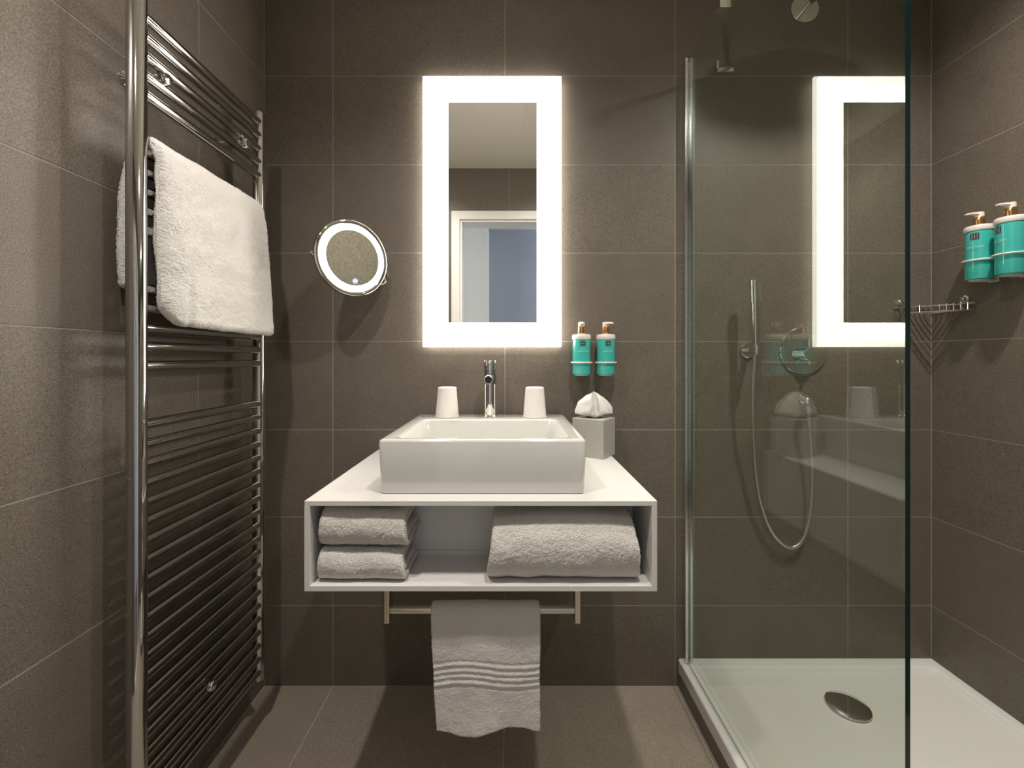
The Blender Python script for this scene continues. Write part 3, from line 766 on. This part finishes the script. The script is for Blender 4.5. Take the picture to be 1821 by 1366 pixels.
# ================================================================= hand shower, hose, mixer
wy = 1.424
pt, pb = B(1341.5, 498, wy), B(1343.8, 612, wy)
t = thing('hand_shower', 'slim chrome stick hand shower with a silver hose', 'hand shower', tuple(pb))
dd = (pb - pt); Lw = dd.length
part('wand', lathe(bmesh.new(), pt, dd, [(0.0135, 0), (0.0152, 0.0015), (0.0152, 0.076), (0.0118, 0.0775), (0.0112, Lw), (0.009, Lw + .018)], 30), M['chrome'], t, True)
bm = bmesh.new()
fc = Vector((0.86, -0.50, 0)).normalized()
for k in range(14):
    q = pt + dd.normalized() * (0.012 + k * 0.0042) + fc * 0.0148
    rod(bm, q, q + fc * 0.0016, 0.0011, 8)
part('spray_nozzles', bm, M['spray'], t)
hp = [(1344.0, 618, wy), (1342.5, 640, wy), (1339.5, 680, 1.43), (1339, 740, 1.44), (1341, 800, 1.455), (1345, 850, 1.465), (1353, 895, 1.472), (1368, 937, 1.476), (1388, 964, 1.478), (1408, 974, 1.478), (1426, 962, 1.476), (1437, 930, 1.474), (1443, 885, 1.470), (1444, 830, 1.465), (1441, 775, 1.458), (1438, 735, 1.450), (1437, 722, 1.448)]
bm = bmesh.new(); tube(bm, smooth_path([B(*p) for p in hp], 160), 0.0060, 14)
part('hose', bm, M['hose'], t, True, label='silver shower hose hanging in a loop')
rs = Vector((0.8215, YB, 1.1725))
t = thing('hand_shower_holder', 'small round chrome wall holder gripping the stick hand shower', 'holder', tuple(rs))
part('rosette', lathe(bmesh.new(), rs, (0, -1, 0), [(0.0255, 0), (0.0255, 0.007), (0.023, 0.009), (0.001, 0.0092)], 36), M['chrome'], t, True)
hc = B(1345, 622, wy)
part('neck', rod(bmesh.new(), rs, hc + Vector((0.006, 0.008, 0)), 0.011, 20), M['chrome'], t, True)
part('clip', lathe(bmesh.new(), hc + Vector((0, 0, -0.016)), (0, 0, 1), [(0.0128, 0), (0.0165, 0.0), (0.0165, 0.032), (0.0128, 0.032)], 28, closed=True), M['chrome'], t, True)
mx = Vector((1.016, YB, 1.1715))
t = thing('shower_mixer', 'round chrome wall mixer plate with a knob behind the glass', 'mixer', tuple(mx))
part('plate', lathe(bmesh.new(), mx, (0, -1, 0), [(0.0825, 0), (0.0825, 0.005), (0.081, 0.007), (0.076, 0.0075), (0.001, 0.0078)], 64), M['chrome'], t, True)
kn = part('knob', lathe(bmesh.new(), mx + Vector((0, 0, -0.012)), (0, -1, 0), [(0.024, 0.004), (0.024, 0.040), (0.0225, 0.042), (0.001, 0.042)], 40), M['chrome'], t, True)
part('lever', rod(bmesh.new(), mx + Vector((0, -0.032, -0.030)), mx + Vector((-0.003, -0.040, -0.052)), 0.0042, 14), M['chrome'], kn, True)
t = thing('hose_outlet', 'small chrome wall elbow where the shower hose starts', 'outlet', (1.02, YB, 1.005))
oc = B(1429, 708, YB)
part('rosette', lathe(bmesh.new(), oc, (0, -1, 0), [(0.019, 0), (0.019, 0.006), (0.017, 0.008), (0.001, 0.0082)], 32), M['chrome'], t, True)
bm = bmesh.new(); oe = B(1437, 716, 1.448)
tube(bm, smooth_path([oc, oc + Vector((0, -0.03, 0)), Vector((oe.x, 1.452, oc.z - 0.001)), oe + Vector((0, 0, -0.004))], 24), 0.0098, 16)
part('elbow', bm, M['chrome'], t, True)

# ================================================================= corner soap basket
t = thing('soap_basket', 'chrome wire soap basket in the shower corner', 'basket', (1.42, 1.46, 1.30))
zt_, zl = 1.3195, 1.3005
A0 = Vector((1.332, 1.494, 0)); A1 = Vector((1.4585, 1.352, 0)); CO = Vector((1.457, 1.492, 0))
def chord(f, k):
    """front line bowed into the room, k = 1 at the front and 0 in the corner"""
    a = CO.lerp(A0, k); b = CO.lerp(A1, k); m = a.lerp(b, f)
    bow = 0.016 * k * math.sin(PI * f)
    return m + Vector((-0.70, -0.71, 0)) * bow
bm = bmesh.new()
tube(bm, [chord(i / 20, 1.0) + Vector((0, 0, zt_)) for i in range(21)], 0.0018, 8)
part('top_rail', bm, M['chrome'], t, True)
bm = bmesh.new()
tube(bm, [chord(i / 20, 1.0) + Vector((0, 0, zl)) for i in range(21)], 0.0018, 8)
part('bottom_rail', bm, M['chrome'], t, True)
bm = bmesh.new(); tube(bm, [A0 + Vector((0, 0, zt_ + .004)), Vector((1.456, 1.4935, zt_ + .004)), A1 + Vector((0, 0, zt_ + .004))], 0.0022, 8)
part('wall_rail', bm, M['chrome'], t, True)
for k in (0.86, 0.72, 0.58, 0.44, 0.30, 0.17):
    bm = bmesh.new()
    L = [chord(0, k) + Vector((0, 0, zt_)), chord(0.02, k) + Vector((0, 0, zl + .004))] + [chord(0.05 + 0.9 * i / 10, k) + Vector((0, 0, zl)) for i in range(11)] + [chord(0.98, k) + Vector((0, 0, zl + .004)), chord(1, k) + Vector((0, 0, zt_))]
    tube(bm, L, 0.0018, 8)
    part('wire', bm, M['chrome'], t, True)
for i in range(1, 12):
    bm = bmesh.new(); p = chord(i / 12, 1.0)
    rod(bm, p + Vector((0, 0, zl - .001)), p + Vector((0, 0, zt_ + .004)), 0.0018, 8)
    part('upright', bm, M['chrome'], t, True)
for p, n in ((Vector((1.351, 1.5, 1.336)), Vector((0, -1, 0))), (Vector((1.465, 1.384, 1.336)), Vector((-1, 0, 0)))):
    bm = lathe(bmesh.new(), p, n, [(0.0125, 0), (0.0125, 0.006), (0.008, 0.009), (0.006, 0.016), (0.001, 0.018)], 24)
    m = part('wall_mount', bm, M['chrome'], t, True)
    bm = bmesh.new(); q = p + n * 0.012
    tube(bm, smooth_path([q, q + n * 0.006 + Vector((0, 0, -.008)), q + n * 0.004 + Vector((0, 0, -.02)), q + n * 0.0 + Vector((0, 0, -.034))], 16), 0.0022, 8)
    part('hook', bm, M['chrome'], m, True)
